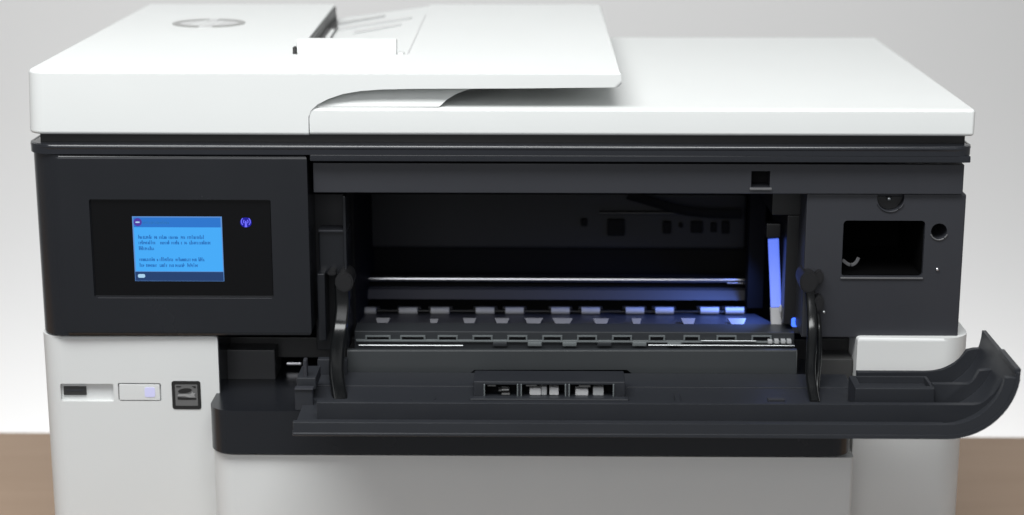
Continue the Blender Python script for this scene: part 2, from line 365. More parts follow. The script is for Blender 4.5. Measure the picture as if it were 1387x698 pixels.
def addbead(bm_, pts, r, seg=14):
    pts = [Vector(p) for p in pts]; rings = []
    for i, p in enumerate(pts):
        t = (pts[min(i + 1, len(pts) - 1)] - pts[max(i - 1, 0)]).normalized(); s_ = Vector((0, 0, 1)); n_ = t.cross(s_)
        rings.append([bm_.verts.new(p + s_ * (r * math.cos(2 * math.pi * k / seg)) + n_ * (r * math.sin(2 * math.pi * k / seg))) for k in range(seg)])
    for a, b in zip(rings, rings[1:]):
        for k in range(seg): bm_.faces.new((a[k], a[(k + 1) % seg], b[(k + 1) % seg], b[k]))
    bm_.faces.new(rings[0][::-1]); bm_.faces.new(rings[-1])
bm = bmesh.new(); addbead(bm, bead, 0.0017); finish('rail_highlight_bead', bm, RAILP, top_rail, angle=60)  # bead added to catch a highlight line along the rail
pbox('rail_lip', 419.5, 210.8, 1315, 219.8, -0.0044, 0.04, RAILP, pr, 0.0006)
hb = pbox('header_beam', 424, 222, 1305.5, 262.5, 0.003, 0.030, CHARL, pr, 0.0007)
nr = rect(1017.5, 232, 1043, 254, 0.003)
cut(hb, lambda b: addbox(b, nr[0], nr[1], -0.01, 0.018, nr[2], nr[3]))
box('sensor_recess', nr[0] + .0003, nr[1] - .0003, 0.0165, 0.0178, nr[2] + .0003, nr[3] - .0003, CAVE, hb, 0)
box('sensor_sill', nr[0] - .0008, nr[1] + .0012, 0.0018, 0.006, nr[2] - .0016, nr[2] - .0001, SILL, hb, 0.0003)
box('body_shell', XL + 0.012, XR - 0.004, 0.20, 0.34, 0.02, zv(201), CHAR, pr, 0.002)
# right inner panel with its openings
sp = pbox('cartridge_panel', 1089, 262.9, 1303.5, 458, 0.006, 0.11, CHARL, pr, 0.0012)
wr = rect(1141, 299, 1251.5, 375, 0.006); hc = P(1272, 313.5, 0.006); hr = abs(P(1283, 313, .006).x - hc.x); nc = P(1206.5, 268, 0.006); nrad = abs(P(1225, 268, .006).x - nc.x)
cut(sp, lambda b: prism_xz(b, rrect(wr[0], wr[1], wr[2], wr[3], 0.0025, 4), -0.01, 0.085))
cut(sp, lambda b: prism_xz(b, ell(hc.x, hc.z, hr, hr, 28), -0.01, 0.030))
cut(sp, lambda b: prism_xz(b, ell(nc.x, nc.z, nrad, nrad, 32), -0.01, 0.012))
def liner(name, x0, x1, z0, z1, y, parent, m=CAVE): return box(name, x0, x1, y, y + 0.001, z0, z1, m, parent, 0)
# added black sleeve puts deep shade into the shallow window opening
bm = bmesh.new()
e = 0.0004
for b_ in [(wr[0] + e, wr[1] - e, .0845, .0849, wr[2] + e, wr[3] - e), (wr[0] + e, wr[0] + 2 * e, .009, .0845, wr[2] + e, wr[3] - e), (wr[1] - 2 * e, wr[1] - e, .009, .0845, wr[2] + e, wr[3] - e),
           (wr[0] + e, wr[1] - e, .009, .0845, wr[2] + e, wr[2] + 2 * e), (wr[0] + e, wr[1] - e, .009, .0845, wr[3] - 2 * e, wr[3] - e)]: addbox(bm, *b_)
finish('window_dark_sleeve', bm, mat('window_shade_black', (0.0018, 0.0018, 0.002), 0.9, spec=0.05), sp, smooth=False)
bm = bmesh.new(); prism_xz(bm, ell(hc.x, hc.z, hr - .0004, hr - .0004, 24), 0.0285, 0.0296); finish('hole_floor', bm, CAVE, sp, smooth=False)
bm = bmesh.new(); prism_xz(bm, ell(nc.x, nc.z - .0003, nrad - .0006, nrad - .0006, 28, 180, 360, False), 0.0105, 0.0118); finish('notch_floor', bm, BLACKP, sp, smooth=False)
bm = bmesh.new(); bmesh.ops.create_uvsphere(bm, u_segments=12, v_segments=8, radius=0.0016, matrix=Matrix.Translation((P(1204, 269, .009).x, .009, P(1204, 269, .009).z))); finish('screw', bm, EDGE, sp)
for sc in ((1269.5, 365, .0058),):
    p = P(*sc); bm = bmesh.new(); bmesh.ops.create_uvsphere(bm, u_segments=12, v_segments=8, radius=0.0012, matrix=Matrix.Translation(p)); finish('screw', bm, STEEL, sp)
for o_, (cx_, cz_, r_) in (('hole_rim', (hc.x, hc.z, hr)), ('notch_rim', (nc.x, nc.z, nrad))):     # moulded raised rims on the lower halves
    a0, a1 = (200, 340) if o_ == 'hole_rim' else (205, 335)
    tube(o_, [(x, 0.0056, z) for x, z in ell(cx_, cz_, r_ + .0004, r_ + .0004, 20, a0, a1, False)], 0.0005, SILL if o_ == 'hole_rim' else CHARL, sp, 8)
box('window_sill', wr[0] - .0005, wr[1] + .0003, 0.0048, 0.0062, wr[2] - .0014, wr[2] - .0003, SILL, sp, 0.0004)
# metal spring clip just inside the window
p0 = [P(u, v, 0.018) for u, v in ((1141, 352), (1147, 357), (1153, 359), (1159, 356), (1163, 349))]
strap('spring_clip', spline([(q.x, q.y, q.z) for q in p0], 4), 0.0022, 0.0008, SILL, sp)

# side cover and base
box('side_cover', 0.20, 0.3040, 0.115, 0.335, 0.10, zv(405, .115), WHITE, pr, 0.006, 4)

# --- display
yg = -0.0012
glass = box('display_glass', gx[0] + .0005, gx[1] - .0005, yg - 0.0009, yg + 0.0002, gx[2] + .0008, gx[3] - .0004, GLASS, cp, 0.0003)
box('glass_edge', gx[0] + .002, gx[1] - .001, -0.0041, -0.0032, gx[2] - .0009, gx[2] - .0002, CHARL, cp, 0.0003)
ys = yg - 0.0011
def spoly(name, uvs, y, m, parent=cp, th=0.0002):
    pts = [(P(u, v, y).x, P(u, v, y).z) for u, v in uvs]
    bm_ = bmesh.new(); prism_xz(bm_, pts, y, y + th); return finish(name, bm_, m, parent, smooth=False)
sx0, sx1, sz0, sz1 = rect(181, 293.5, 302, 381, ys)
def srect(name, a0, b0, a1, b1, y, m):      # fractions of the lit screen, from its top left
    return box(name, sx0 + (sx1 - sx0) * a0, sx0 + (sx1 - sx0) * a1, y, y + 0.0002, sz1 - (sz1 - sz0) * b1, sz1 - (sz1 - sz0) * b0, m, cp, 0)
srect('screen', 0, 0, 1, 1, ys, S_EDGE)
srect('screen_header', 0.015, 0.015, 0.985, 0.165, ys - .0002, S_HEAD)
srect('screen_message', 0.015, 0.165, 0.99, 0.845, ys - .0002, S_BODY)
srect('screen_footer', 0.005, 0.855, 0.995, 0.995, ys - .0002, S_FOOT)
def words(name, a0, b0, spec, h, m):        # small print too blurred to read: uneven strokes of word length
    bm_ = bmesh.new(); a = a0
    W = sx1 - sx0; H = sz1 - sz0
    for n, gap in spec:
        for k in range(n):
            hh = h * random.choice((0.62, 0.62, 0.7, 1.0, 0.65)); wd = random.choice((0.008, 0.010, 0.012))
            x = sx0 + W * a; z = sz1 - H * (b0 + h)
            addbox(bm_, x, x + W * wd, ys - .0005, ys - .00035, z, z + H * hh)
            if random.random() < 0.7: addbox(bm_, x, x + W * 0.016, ys - .0005, ys - .00035, z + H * random.choice((0, .3, .55)) * h, z + H * (random.choice((0, .3, .45)) * h + 0.011))
            a += 0.0175
        a += gap
    return finish(name, bm_, m, cp, smooth=False)
words('screen_title', 0.12, 0.055, [(7, .012), (9, .02)], 0.06, S_TEXT)
words('screen_text', 0.06, 0.28, [(9, .02), (2, .02), (5, .02), (6, .03), (3, .02), (11, 0)], 0.062, S_TEXT)
words('screen_text', 0.06, 0.365, [(11, .05), (6, .02), (5, .02), (1, .02), (2, .02), (14, 0)], 0.062, S_TEXT)
words('screen_text', 0.06, 0.455, [(10, 0)], 0.062, S_TEXT)
words('screen_text', 0.06, 0.625, [(10, .02), (1, .015), (9, .02), (10, .01), (3, .02), (4, 0)], 0.062, S_TEXT)
words('screen_text', 0.06, 0.715, [(3, .02), (7, .03), (5, .02), (3, .015), (6, .03), (7, 0)], 0.062, S_TEXT)
W_ = sx1 - sx0; H_ = sz1 - sz0
bm = bmesh.new(); prism_xz(bm, ell(sx0 + .062 * W_, sz1 - .085 * H_, .0026, .0026, 20), ys - .0006, ys - .0003); finish('screen_badge', bm, S_PURP, cp, smooth=False)
bm = bmesh.new(); prism_xz(bm, ell(sx0 + .062 * W_, sz1 - .085 * H_, .0015, .0005, 12), ys - .0009, ys - .0007); finish('badge_mark', bm, S_LITE, cp, smooth=False)
bm = bmesh.new(); prism_xz(bm, rrect(sx0 + .035 * W_, sx0 + .115 * W_, sz1 - .945 * H_, sz1 - .89 * H_, .0009, 4), ys - .0006, ys - .0003); finish('back_key', bm, S_LITE, cp, smooth=False)
# wireless lamp: blue spot with an antenna mark
wc = P(333, 301.5, ys)
bm = bmesh.new(); prism_xz(bm, rrect(wc.x - .0036, wc.x + .0036, wc.z - .0031, wc.z + .0031, .0030, 6), ys, ys + .0002); wl = finish('wireless_lamp', bm, WIFI, cp, smooth=False)
bm = bmesh.new()
for s in (0, 180):
    for rr_ in (0.0017, 0.0031):
        o_ = ell(wc.x, wc.z + .0006, rr_, rr_, 8, s - 48, s + 48, False); i_ = ell(wc.x, wc.z + .0006, rr_ - .0006, rr_ - .0006, 8, s - 48, s + 48, False)[::-1]
        prism_xz(bm, o_ + i_, ys - .0003, ys - .0001)
prism_xz(bm, [(wc.x - .0008, wc.z - .003), (wc.x + .0008, wc.z - .003), (wc.x + .0004, wc.z + .001), (wc.x - .0004, wc.z + .001)], ys - .0003, ys - .0001)
finish('wireless_mark', bm, WIFIL, cp, smooth=False)

# --- carriage bay: walls of the cavity
cx0, cx1 = xu(470, 0.01, 350), xu(1089, 0.006, 350)
zfl, zce = zv(480, 0.02), zv(222)
YB = 0.19
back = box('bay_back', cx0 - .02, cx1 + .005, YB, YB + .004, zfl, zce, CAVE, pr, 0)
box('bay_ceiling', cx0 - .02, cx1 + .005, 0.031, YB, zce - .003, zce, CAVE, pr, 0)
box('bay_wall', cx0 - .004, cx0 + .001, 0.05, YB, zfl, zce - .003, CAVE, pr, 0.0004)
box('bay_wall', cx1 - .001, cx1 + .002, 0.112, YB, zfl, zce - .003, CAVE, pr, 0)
# lighter plate on the back wall at the right with its small fittings
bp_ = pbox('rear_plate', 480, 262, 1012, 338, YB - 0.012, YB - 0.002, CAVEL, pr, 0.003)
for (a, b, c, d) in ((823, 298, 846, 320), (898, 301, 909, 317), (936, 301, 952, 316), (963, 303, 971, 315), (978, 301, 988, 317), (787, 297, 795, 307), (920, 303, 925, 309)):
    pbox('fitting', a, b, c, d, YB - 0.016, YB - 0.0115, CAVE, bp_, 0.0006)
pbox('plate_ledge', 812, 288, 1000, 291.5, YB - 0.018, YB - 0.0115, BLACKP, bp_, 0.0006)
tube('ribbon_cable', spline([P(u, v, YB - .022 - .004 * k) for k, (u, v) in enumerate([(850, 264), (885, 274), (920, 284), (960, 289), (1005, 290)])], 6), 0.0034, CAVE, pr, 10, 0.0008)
# left inner column
pbox('left_column', 426, 263, 471, 475, 0.032, 0.06, CAVEL, pr, 0.001)
pbox('column_bracket', 432, 313, 471, 372, 0.020, 0.05, CHAR, pr, 0.001)
pbox('column_ledge', 431, 311.8, 469.5, 315, 0.018, 0.04, CHARL, pr, 0.0004)
pbox('column_fin', 466, 266, 470, 470, 0.016, 0.06, CHAR, pr, 0.0005)
pbox('hinge_post', 430, 371, 441, 462, 0.010, 0.04, CHAR, pr, 0.0008)
# right inner column, light pipe and lamp
pbox('right_column', 1064, 292, 1088, 440, 0.035, 0.11, BLACKP, pr, 0.0008)
pbox('right_column_top', 1046, 250, 1088, 292, 0.032, 0.11, BLACKP, pr, 0.0008)
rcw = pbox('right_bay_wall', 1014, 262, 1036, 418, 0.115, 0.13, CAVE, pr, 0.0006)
y_ = 0.052
lp = strap('light_pipe', spline([P(u, v, y_) for u, v in ((1047.5, 324), (1048.5, 350), (1050, 385), (1051, 415))], 4), 0.0072, 0.003, PIPE, pr)
lp['label'] = 'blue glowing vertical strip inside the carriage bay'
strap('light_pipe_foot', spline([P(u, v, y_) for u, v in ((1051, 416), (1051.5, 428), (1052, 441))], 4), 0.0078, 0.003, ROLL, pr)
pbox('light_pipe_cap', 1038, 303, 1058, 323, y_ - .002, y_ + .006, BLACKP, pr, 0.001)
pbox('light_pipe_bracket', 1056, 414, 1072, 424, y_ - .004, y_ + .006, ROLL, pr, 0.0012)
pld = P(1078, 436.5, .035)
bm = bmesh.new(); prism_xz(bm, rrect(pld.x - .003, pld.x + .003, pld.z - .003, pld.z + .003, .0015, 4), .034, .037); finish('indicator_led', bm, LED, pr, smooth=False)
pl = bpy.data.lights.new('bay_lamp', 'SPOT'); pl.energy = 0.55; pl.color = (0.14, 0.27, 1.0); pl.shadow_soft_size = 0.004
pl.spot_size = math.radians(118); pl.spot_blend = 0.9
plo = bpy.data.objects.new('bay_lamp', pl); COL.objects.link(plo); plo.location = P(1036, 335, 0.085)
plo.rotation_euler = (P(960, 425, 0.090) - plo.location).to_track_quat('-Z', 'Y').to_euler()

# carriage rails
def rail(name, u0, u1, v, Y, r, m):
    p = P(u0, v, Y); p2 = P(u1, v, Y)
    return tube(name, [(p.x, Y, p.z), ((p.x + p2.x) / 2, Y, p.z), (p2.x, Y, p.z)], r, m, pr, 16)
rail('guide_rail', 474, 1018, 377.5, 0.145, 0.0022, STEEL)
rail('thin_rod', 985, 1013, 383.5, 0.14, 0.0007, STEEL)
pbox('rail_channel', 474, 384, 1012, 395, 0.150, 0.16, CAVE, pr, 0.0006)
rr_ = rect(476, 396, 1012, 406, 0.132)
bm = bmesh.new()
for i in range(1):
    a = [bm.verts.new(q) for q in [(rr_[0], .132, rr_[2]), (rr_[1], .132, rr_[2]), (rr_[1], .138, rr_[3]), (rr_[0], .138, rr_[3]), (rr_[0], .146, rr_[3]), (rr_[1], .146, rr_[3]), (rr_[1], .146, rr_[2]), (rr_[0], .146, rr_[2])]]
    for f in [(0, 1, 2, 3), (3, 2, 5, 4), (4, 5, 6, 7), (7, 6, 1, 0), (0, 3, 4, 7), (1, 6, 5, 2)]: bm.faces.new([a[k] for k in f])
finish('carriage_track', bm, mat('dull_steel', (0.12, 0.12, 0.13), 0.5), pr, smooth=False)

# platen: sloped plate carrying the rollers
ya, yb2 = 0.118, 0.040
za, zb = P(700, 424, ya).z, P(700, 446, yb2).z
def plate_z(y): return zb + (za - zb) * (y - yb2) / (ya - yb2)
px0, px1 = xu(483, yb2, 440), xu(1066, yb2, 440)
bm = bmesh.new()
vs = [bm.verts.new(q) for q in [(px0, yb2, zb), (px1, yb2, zb), (px1 - .012, ya, za), (px0 - .004, ya, za)]]
lo = [bm.verts.new(v.co - Vector((0, 0, .004))) for v in vs]
bm.faces.new(vs); bm.faces.new(lo[::-1])
for i in range(4): bm.faces.new((vs[i], lo[i], lo[(i + 1) % 4], vs[(i + 1) % 4]))
PLAT = mat('platen_plastic', (0.045, 0.046, 0.056), 0.4, var=0.08, vscale=60)
platen = finish('platen', bm, PLAT, pr, smooth=False)
tube('platen_edge', [(px0, yb2 - .0004, zb), (0, yb2 - .0004, zb), (px1, yb2 - .0004, zb)], 0.0008, mat('platen_edge_grey', (0.10, 0.10, 0.115), 0.35), platen, 8)
# first row: rollers with their axle brackets
base = None
def roller(u, v, Y, wpx, hpx, name='feed_roller', m=ROLL):
    p = P(u, v, Y); wd = wpx * 0.00053; r = hpx * 0.00053 / 2
    bm_ = bmesh.new(); addtube(bm_, [(p.x - wd / 2, Y, p.z), (p.x - wd / 2 + .0012, Y, p.z), (p.x + wd / 2 - .0012, Y, p.z), (p.x + wd / 2, Y, p.z)], r, 12)
    return finish(name, bm_, m, pr, angle=50)
for k, u in enumerate((497, 553, 596, 657, 697, 759, 800, 860, 900, 961, 995)):
    y = ya - 0.006
    roller(u, 421, y, 24, 9.5)
    p = P(u, 421, y)
    box('roller_bracket', p.x - .0085, p.x + .0085, y + .004, y + .009, p.z - .004, p.z + .001, BLACKP, pr, 0.0006)
ps_ = P(497, 421, ya - .006); pe_ = P(1005, 421, ya - .006)
tube('roller_shaft', [(ps_.x - .01, ya - .006, ps_.z), (pe_.x, ya - .006, ps_.z)], .0011, BLACKP, pr, 10)
# second row: wedge-shaped paper guides
wm = mat('wedge_plastic', (0.26, 0.26, 0.28), 0.35)
def wedge(u, v, Y, wpx, hpx):
    p = P(u, v, Y); wd = wpx * .00051; h = hpx * .00051
    bm_ = bmesh.new()
    pts = [(-wd * .5, 0, h * .6), (wd * .5, 0, h * .6), (wd * .32, -.006, -h * .4), (-wd * .32, -.006, -h * .4)]
    a = [bm_.verts.new((p.x + q[0], Y + q[1], p.z + q[2])) for q in pts]; b = [bm_.verts.new((p.x + q[0], Y + .006, p.z + q[2] * .5 - h * .5)) for q in pts]
    bm_.faces.new(a); bm_.faces.new(b[::-1])
    for i in range(4): bm_.faces.new((a[i], b[i], b[(i + 1) % 4], a[(i + 1) % 4]))
    return finish('paper_wedge', bm_, wm, pr, smooth=False)
for u, wpx in ((519, 24), (588, 14), (636, 22), (680, 24), (723, 30), (762, 34), (814, 26), (862, 16), (932, 24), (998, 30)):
    wedge(u, 434.5 + random.uniform(-.6, .6), yb2 + 0.030, wpx * .8, 6.5 * random.uniform(.7, 1))
# lip below the platen with its row of slots
lipm = mat('lip_plastic', (0.030, 0.033, 0.037), 0.4, var=0.06)
lip = pbox('output_lip', 480, 449.5, 1076, 474, 0.030, 0.05, lipm, pr, 0.0008)
frm = mat('slot_edge_grey', (0.14, 0.155, 0.16), 0.4)
for k in range(12):
    uc = 512 + k * 47.2; wq = 34 if k in (0, 1) else 27
    if k in (8, 9): wq = 22
    r4 = rect(uc - wq / 2, 454.5, uc + wq / 2, 461, 0.0295)
    bm = bmesh.new(); t_ = .0007
    addbox(bm, r4[0], r4[1], .0283, .0305, r4[3] - t_, r4[3]); addbox(bm, r4[0], r4[0] + t_ * 1.4, .0283, .0305, r4[2], r4[3] - t_); addbox(bm, r4[1] - t_ * 1.4, r4[1], .0283, .0305, r4[2], r4[3] - t_)
    fo = finish('slot_frame', bm, frm, lip, smooth=False)
    box('slot', r4[0] + t_ * 1.4, r4[1] - t_ * 1.4, .0293, .0303, r4[2], r4[3] - t_, CAVE, lip, 0)
    r5 = rect(uc + 14, 463, uc + 33, 468, 0.0295)
    if 0.0 < k < 9 and k > 2: box('lip_tab', r5[0], r5[1], .0272, .0305, r5[2], r5[3], frm if k % 3 else lipm, lip, 0.0004)
r6 = rect(482, 461.5, 1066, 464, 0.0285); box('lip_line', r6[0], r6[1], .0282, .0304, r6[2], r6[3], frm, lip, 0.0003)
for a, b in ((486, 627), (878, 1076)):
    r7 = rect(a, 466.6, b, 469, 0.027); tube('metal_strip', [(r7[0], .0262, (r7[2] + r7[3]) / 2), (r7[1], .0262, (r7[2] + r7[3]) / 2)], .0006, EDGE, lip, 10)
r7 = rect(950, 461.5, 1024, 463.2, 0.027); tube('metal_strip', [(r7[0], .0275, (r7[2] + r7[3]) / 2), (r7[1], .0275, (r7[2] + r7[3]) / 2)], .0005, EDGE, lip, 10)
for u in (1040, 1049, 1058, 1066):
    r7 = rect(u, 460.5, u + 6, 465.5, 0.027); box('contact', r7[0], r7[1], .0262, .0304, r7[2], r7[3], PALE, lip, 0.0004)
# flap beam with a notch in its lower edge
bu = [(470, 475), (1080, 475), (1080, 509.5), (858, 509.5), (850, 500), (642, 500), (634, 509.5), (470, 509.5)]
prism('output_flap', [(P(u, v, 0.0).x, P(u, v, 0.0).z) for u, v in bu], 0.0, 0.004, mat('flap_plastic', (0.040, 0.044, 0.047), 0.42, var=0.07), pr, 0.0006, 2)

# --- lower bay: walls left and right of the output opening
zb0 = 0.10
pbox('bay_top_shade', 291, 458.5, 1154, 486, 0.045, 0.06, BLACKP, pr, 0.0006)  # black bar stands in for the shadow under the upper body
pbox('bay_inset', 297, 474, 373.5, 552, 0.030, 0.06, mat('inset_plastic', (0.045, 0.046, 0.050), 0.5), pr, 0.0012)
box('bay_liner', xu(290.6), xu(291.4), 0.001, 0.16, 0.10, zv(458), CHAR, pr, 0)
box('bay_rear', xu(291), xu(1155), 0.16, 0.165, 0.10, zv(458), CAVE, pr, 0)
pbox('metal_pin', 388, 491.5, 408, 495, 0.05, 0.056, STEEL, pr, 0.0004)
pbox('right_bay_block', 1112, 486, 1154.5, 530, 0.010, 0.05, mat('block_plastic', (0.035, 0.035, 0.035), 0.5), pr, 0.0012)
pbox('right_bay_recess', 1106, 458.6, 1154, 486, 0.03, 0.06, BLACKP, pr, 0.0006)

# --- white base
bl = corner_box('base_cover', XL - 0.0036, xu(290), 0.0, 0.335, 0.004, zv(457.8), WHITE2, pr, rl=0.014, bev=0.0016)
bl['label'] = 'white base housing left of the paper trays'
br = corner_box('base_cover', xu(1155, 0, 600), 0.2990, 0.0, 0.335, 0.004, zv(458.5, 0, 1230), WHITE2, pr, rr=0.018, bev=0.0022)
br['label'] = 'white base housing right of the paper trays'
bcore = box('base_core', xu(291), xu(1154), 0.17, 0.33, 0.004, 0.20, BLACKP, pr, 0.001)
# usb recess, socket
ur = rect(82, 520, 154, 544, 0.0)
cut(bl, lambda b: prism_xz(b, rrect(ur[0], ur[1], ur[2], ur[3], 0.0012, 3), -0.01, 0.0035))
s_ = rect(86.5, 523.5, 117, 535, 0.003)
box('usb_socket', s_[0], s_[1], 0.0022, 0.0045, s_[2], s_[3], DGREY, bl, 0.0003)
s2 = rect(90, 528, 113, 530.5, 0.002)
box('usb_tongue', s2[0], s2[1], 0.0019, 0.0030, s2[2], s2[3], CHARL, bl, 0.0002)
# power button
brc = rect(160, 519, 218.5, 543.5, 0.0)
cut(bl, lambda b: prism_xz(b, rrect(brc[0], brc[1], brc[2], brc[3], 0.0012, 3), -0.01, 0.0022))
pb = box('power_button', brc[0] + .0008, brc[1] - .0009, -0.0002, 0.0021, brc[2] + .0006, brc[3] - .0010, WHITE2, bl, 0.0004)
pl_ = rect(196, 525, 210, 538, -0.0004)
bm = bmesh.new(); prism_xz(bm, rrect(pl_[0], pl_[1], pl_[2], pl_[3], .0012, 4), -.0005, -.0001); finish('power_light', bm, PWR, bl, smooth=False)
# efficiency label: black frame, grey field, swoosh, blob and star
lr = rect(233, 516.5, 272, 554.5, -0.0004); lw = lr[1] - lr[0]; lh = lr[3] - lr[2]
LX = lambda a: lr[0] + lw * a; LZ = lambda b: lr[3] - lh * b
bm = bmesh.new(); prism_xz(bm, rrect(lr[0], lr[1], lr[2], lr[3], .0016, 5), -.0004, 0.0001); lab = finish('efficiency_label', bm, STK, bl, smooth=False)
bm = bmesh.new(); prism_xz(bm, rrect(LX(.115), LX(.89), LZ(.875), LZ(.12), .0004, 2), -.0006, -.0003); finish('label_field', bm, STKG, bl, smooth=False)
bm = bmesh.new(); prism_xz(bm, [(LX(.5) + (x * math.cos(.14) - z * math.sin(.14)), LZ(.33) + (x * math.sin(.14) + z * math.cos(.14))) for x, z in ell(-.0008, 0, lw * .24, lh * .085, 20)], -.0008, -.0005); finish('label_blob', bm, STK, bl, smooth=False)
bm = bmesh.new()
prism_xz(bm, [(LX(.16), LZ(.21)), (LX(.16), LZ(.17)), (LX(.34), LZ(.17)), (LX(.30), LZ(.215))], -.0008, -.0005)
prism_xz(bm, [(LX(.70), LZ(.17)), (LX(.84), LZ(.17)), (LX(.84), LZ(.24)), (LX(.80), LZ(.24))], -.0008, -.0005)
finish('label_corner', bm, STK, bl, smooth=False)
bm = bmesh.new(); prism_xz(bm, [(LX(.19), LZ(.53)), (LX(.22), LZ(.47)), (LX(.45), LZ(.455)), (LX(.62), LZ(.47)), (LX(.68), LZ(.53)), (LX(.80), LZ(.55)), (LX(.80), LZ(.575)), (LX(.6), LZ(.575)), (LX(.45), LZ(.53))], -.0008, -.0005); finish('label_swoosh', bm, STKL, bl, smooth=False)
st = []
for i in range(10):
    a = math.radians(90 + 36 * i + 8); r_ = lw * (.115 if i % 2 == 0 else .055); st.append((LX(.72) + r_ * math.cos(a), LZ(.47) + r_ * math.sin(a)))
bm = bmesh.new(); prism_xz(bm, st, -.0010, -.0007); finish('label_star', bm, STKL, bl, smooth=False)
bm = bmesh.new(); prism_xz(bm, [(LX(.19), LZ(.65)), (LX(.20), LZ(.56)), (LX(.48), LZ(.58)), (LX(.84), LZ(.60)), (LX(.84), LZ(.645)), (LX(.5), LZ(.66))], -.0008, -.0005); finish('label_bar', bm, STK, bl, smooth=False)

# --- paper drawer and the black output tray front over it
YT = -0.035
corner_box('paper_drawer', xu(286, -0.031, 650), xu(1155.5, -0.031, 650), -0.031, 0.16, 0.006, zv(618, -0.031), WHITE2, pr, rl=0.016, rr=0.003, bev=0.0012)['label'] = 'white paper drawer front below the black tray'
ZT = zv(558.5, YT); ZT0 = zv(616.5, YT)
tray = corner_box('output_tray', xu(281, YT, 580), xu(1157.5, YT, 580), YT, 0.155, ZT0, ZT, CHAR, pr, rl=0.016, rr=0.016, bev=0.0022)
tray['label'] = 'black output tray front with rounded corners'

# --- front door folded down flat, right end curling up
ZD = 0.1885; XD0 = xu(396, -.118, 585); EA, EB = 0.040, 0.0405; EXC = 0.2985 - EA
YD0, YD1 = -0.119, -0.006
def arc(off, n=14, a1=90): return [(EXC + (EA - off) * math.sin(math.radians(a1 * i / n)), ZD + EB - (EB - off) * math.cos(math.radians(a1 * i / n))) for i in range(n + 1)]
th = 0.0024
prof = [(XD0, ZD + th), (XD0, ZD)] + arc(0) + arc(th)[::-1]
door = prism('front_door', prof, YD0, -0.034, DOOR, pr, 0.0008, 2, 35)
door['label'] = 'charcoal front door lying open with its right end curled up'
box('door_root', XD0 + .002, xu(1150, -.02, 520), -0.0335, YD1, ZD - .001, ZD + .0030, DOOR, door, 0.0006)
def shell(x, off=0.0):
    'height of the door shell (offset inwards) at x'
    t = min(max((x - EXC) / (EA - off), 0), 0.9999); return ZD + EB - (EB - off) * math.sqrt(1 - t * t)
def rib(name, y0, y1, h, x0, top, m=DOOR):
    'upright rib following the shell; top lists the (x, z) points where its upper edge climbs the curled end'
    zt = top[-1][1]; a1 = math.degrees(math.acos((ZD + EB - zt) / EB)); n = 14
    outer = [(EXC + (EA - .001) * math.sin(math.radians(a1 * i / n)), ZD + EB - (EB - .001) * math.cos(math.radians(a1 * i / n))) for i in range(n + 1)]
    top = [(x, z) for x, z in top if x < outer[-1][0] - .0006]
    return prism(name, [(x0, h), (x0, ZD + .001)] + outer + top[::-1], y0, y1, m, door, 0.0004, 2, 35)
def rib_px(Y, th_, x0, uvs, flat=None):
    t = [P(u, v, Y) for u, v in uvs]; t = [(q.x, max(q.z, shell(q.x, th) + .0016)) for q in t]
    if flat: t = [(x, max(z, flat)) for x, z in t]
    rib('door_rib', Y, Y + th_, t[0][1], x0, t)
rib_px(-.038, .0035, xu(1160, -.036, 505), [(1255, 504.5), (1265, 504), (1276, 501.5), (1285, 498), (1293, 493.5), (1300, 488), (1305, 482), (1310, 475), (1319, 473)])
rib_px(-.072, .0045, xu(1262, -.07, 530), [(1300, 521), (1311, 521), (1317, 518), (1322, 512), (1327, 503), (1338, 502)])
rib_px(-.098, .0045, XD0 + .012, [(1318, 549), (1328, 548), (1334, 545), (1340, 540), (1346, 533), (1357, 532)])
rib('door_lip', -0.1185, -0.1150, ZD + .0085, XD0 + .0005, [(EXC + (EA - .0085) * math.sin(math.radians(a)), ZD + EB - (EB - .0085) * math.cos(math.radians(a))) for a in range(0, 87, 6)])
box('door_step', XD0 + .004, EXC, -0.1135, -0.1060, ZD + .003, ZD + .0062, DOOR, door, 0.0008)
box('flange_lip', 0.2955, 0.2990, -0.117, -0.078, ZD + EB - .002, ZD + EB + .0016, DOOR, door, 0.0007)
# raised box at the right
ybx0 = -0.078; bx = rect(1158, 526, 1266, 547, ybx0); zbt = bx[3]
ybx1 = PZ(1210, 509, zbt).y
rbx = box('latch_box', bx[0], bx[1], ybx0, ybx1, ZD + .002, zbt, DOOR, door, 0.0008)
cut(rbx, lambda b: addbox(b, bx[0] + .004, bx[1] - .002, ybx0 + .004, ybx1 - .003, zbt - .004, zbt + .01))
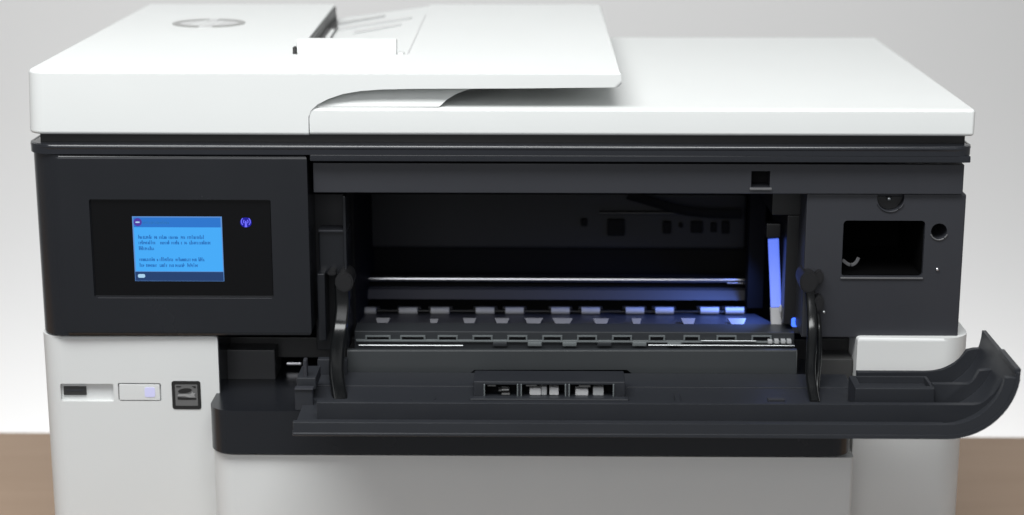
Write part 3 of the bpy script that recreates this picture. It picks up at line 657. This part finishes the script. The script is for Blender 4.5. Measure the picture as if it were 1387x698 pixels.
# housing in the middle with three sockets
yh0 = -0.055; hx = rect(650, 517, 838, 542, yh0); zh = PZ(745, 501, 0).z
zh = hx[3]
hs = box('socket_housing', hx[0] - .004, hx[1] + .004, yh0, PZ(745, 502, hx[3]).y, ZD + .002, zh, DOOR, door, 0.0008)
for (a, b) in ((656, 701), (706, 766), (771, 831)):
    r8 = rect(a, 521, b, 538, yh0)
    cut(hs, lambda bb: addbox(bb, r8[0], r8[1], yh0 - .01, yh0 + .012, r8[2], r8[3]))
    box('socket_liner', r8[0] + .0003, r8[1] - .0003, yh0 + .0112, yh0 + .0119, r8[2] + .0003, r8[3] - .0003, CAVE, door, 0)
    for uu in (a, b):
        r9 = rect(uu - 1, 521, uu + 1, 538, yh0 - .0012); box('socket_frame', r9[0], r9[1], yh0 - .0012, yh0 + .001, r9[2], r9[3], frm, door, 0.0003)
for (a, b, c, d, mm) in ((717, 526, 733, 536, ROLL), (733, 524, 741, 536, PALE), (744, 525, 757, 536, ROLL), (779, 527, 797, 536.5, ROLL), (803, 525, 818, 536.5, PALE), (679, 527, 690, 530, STKL), (679, 533, 691, 536, STKG), (675, 528, 680, 531, STKG)):
    pbox('socket_contact', a, b, c, d, yh0 + .003, yh0 + .009, mm, door, 0.0008)
for (a, b, c, d) in ((660, 521.5, 672, 524), (712, 521.5, 728, 524), (784, 522, 800, 525)):
    pbox('socket_spring', a, b, c, d, yh0 + .001, yh0 + .005, STKG, door, 0.0005)
hb2 = rect(640, 541.5, 850, 546, yh0 - .004)
box('housing_skirt', hx[0] - .006, hx[1] + .006, yh0 - .006, yh0 - .0002, ZD + .002, ZD + .0040, DOOR, door, 0.0008)
# small fittings on the door
r = rect(1040, 542.5, 1063, 545.5, -0.062); box('door_clip', r[0], r[1], -0.062, -0.058, ZD + .0028, ZD + .0048, CHARL, door, 0.0004)
box('door_catch', xu(914, -.06, 540), xu(922, -.06, 540), -0.075, -0.050, ZD + .0028, ZD + .0046, DOOR, door, 0.0008)
p = PZ(1046, 560, ZD + th)
bm = bmesh.new()
bmesh.ops.create_cone(bm, cap_ends=True, segments=32, radius1=.0105, radius2=.0100, depth=.0012, matrix=Matrix.Translation((p.x, p.y, ZD + th - .0001))); finish('door_boss', bm, DOOR, door)
p = PZ(573, 540, ZD + th)
bm = bmesh.new(); bmesh.ops.create_cone(bm, cap_ends=True, segments=24, radius1=.0085, radius2=.0078, depth=.0012, matrix=Matrix.Translation((p.x, p.y, ZD + th - .0001))); finish('door_boss', bm, DOOR, door)
# upright bracket at the left end of the door
pbox('end_bracket', 399.5, 527, 424, 556, -0.070, -0.066, DOOR, door, 0.0006)
box('end_bracket_top', xu(399, -.07, 527), xu(424.5, -.07, 527), -0.0712, -0.065, zv(528, -.07, 410), zv(526, -.07, 410), CHARL, door, 0.0004)
pbox('end_post', 410.5, 488, 416, 524, -0.058, -0.052, CHARL, door, 0.0007)
pbox('end_wall', 402, 512, 428, 528, -0.060, -0.035, DOOR, door, 0.0008)
pbox('end_wall', 430, 487, 470, 520, -0.012, -0.006, DOOR, door, 0.0008)

# --- hinge arms
def arm(name, uvY, wx, m, lab=None):
    pts = spline([P(u, v, Y) for u, v, Y in uvY], 7); return strap(name, pts, wx, 0.0042, m, pr)
ARM = mat('hinge_arm_plastic', (0.006, 0.0065, 0.007), 0.2, var=0.05, vscale=60)
arm('hinge_arm', [(463, 385, .012), (464, 415, .011), (461, 445, .006), (457, 475, -.009), (456, 505, -.030), (459, 530, -.048), (462, 548, -.060)], 0.0095, ARM)
arm('hinge_arm', [(1097, 395, .003), (1099, 415, .001), (1100, 445, -.006), (1099, 475, -.020), (1098, 505, -.038), (1101, 530, -.052), (1104, 546, -.062)], 0.0064, ARM)
arm('hinge_arm', [(1107, 425, .002), (1109, 445, -.002), (1110, 470, -.013), (1109, 492, -.026), (1107, 515, -.035), (1106, 530, -.040)], 0.0035, ARM)
def knob(u, v, Y, rx, rz):
    p = P(u, v, Y); bm_ = bmesh.new(); f = prism_xz(bm_, ell(p.x, p.z, rx * .00045, rz * .00045, 20), Y, Y + .02)
    bmesh.ops.bevel(bm_, geom=list(f.edges), offset=.001, segments=2, affect='EDGES'); return finish('hinge_knob', bm_, BLACKP, pr)
knob(466, 383, .006, 13, 15); knob(449, 371, .010, 6, 3.5)
knob(1096, 383, -.002, 13, 16); knob(1110, 377, .000, 6.5, 10); knob(1110, 412, -.001, 7, 12)
bm = bmesh.new(); bmesh.ops.create_uvsphere(bm, u_segments=10, v_segments=8, radius=0.001, matrix=Matrix.Translation(P(1116, 423, -.002))); finish('screw', bm, EDGE, pr)
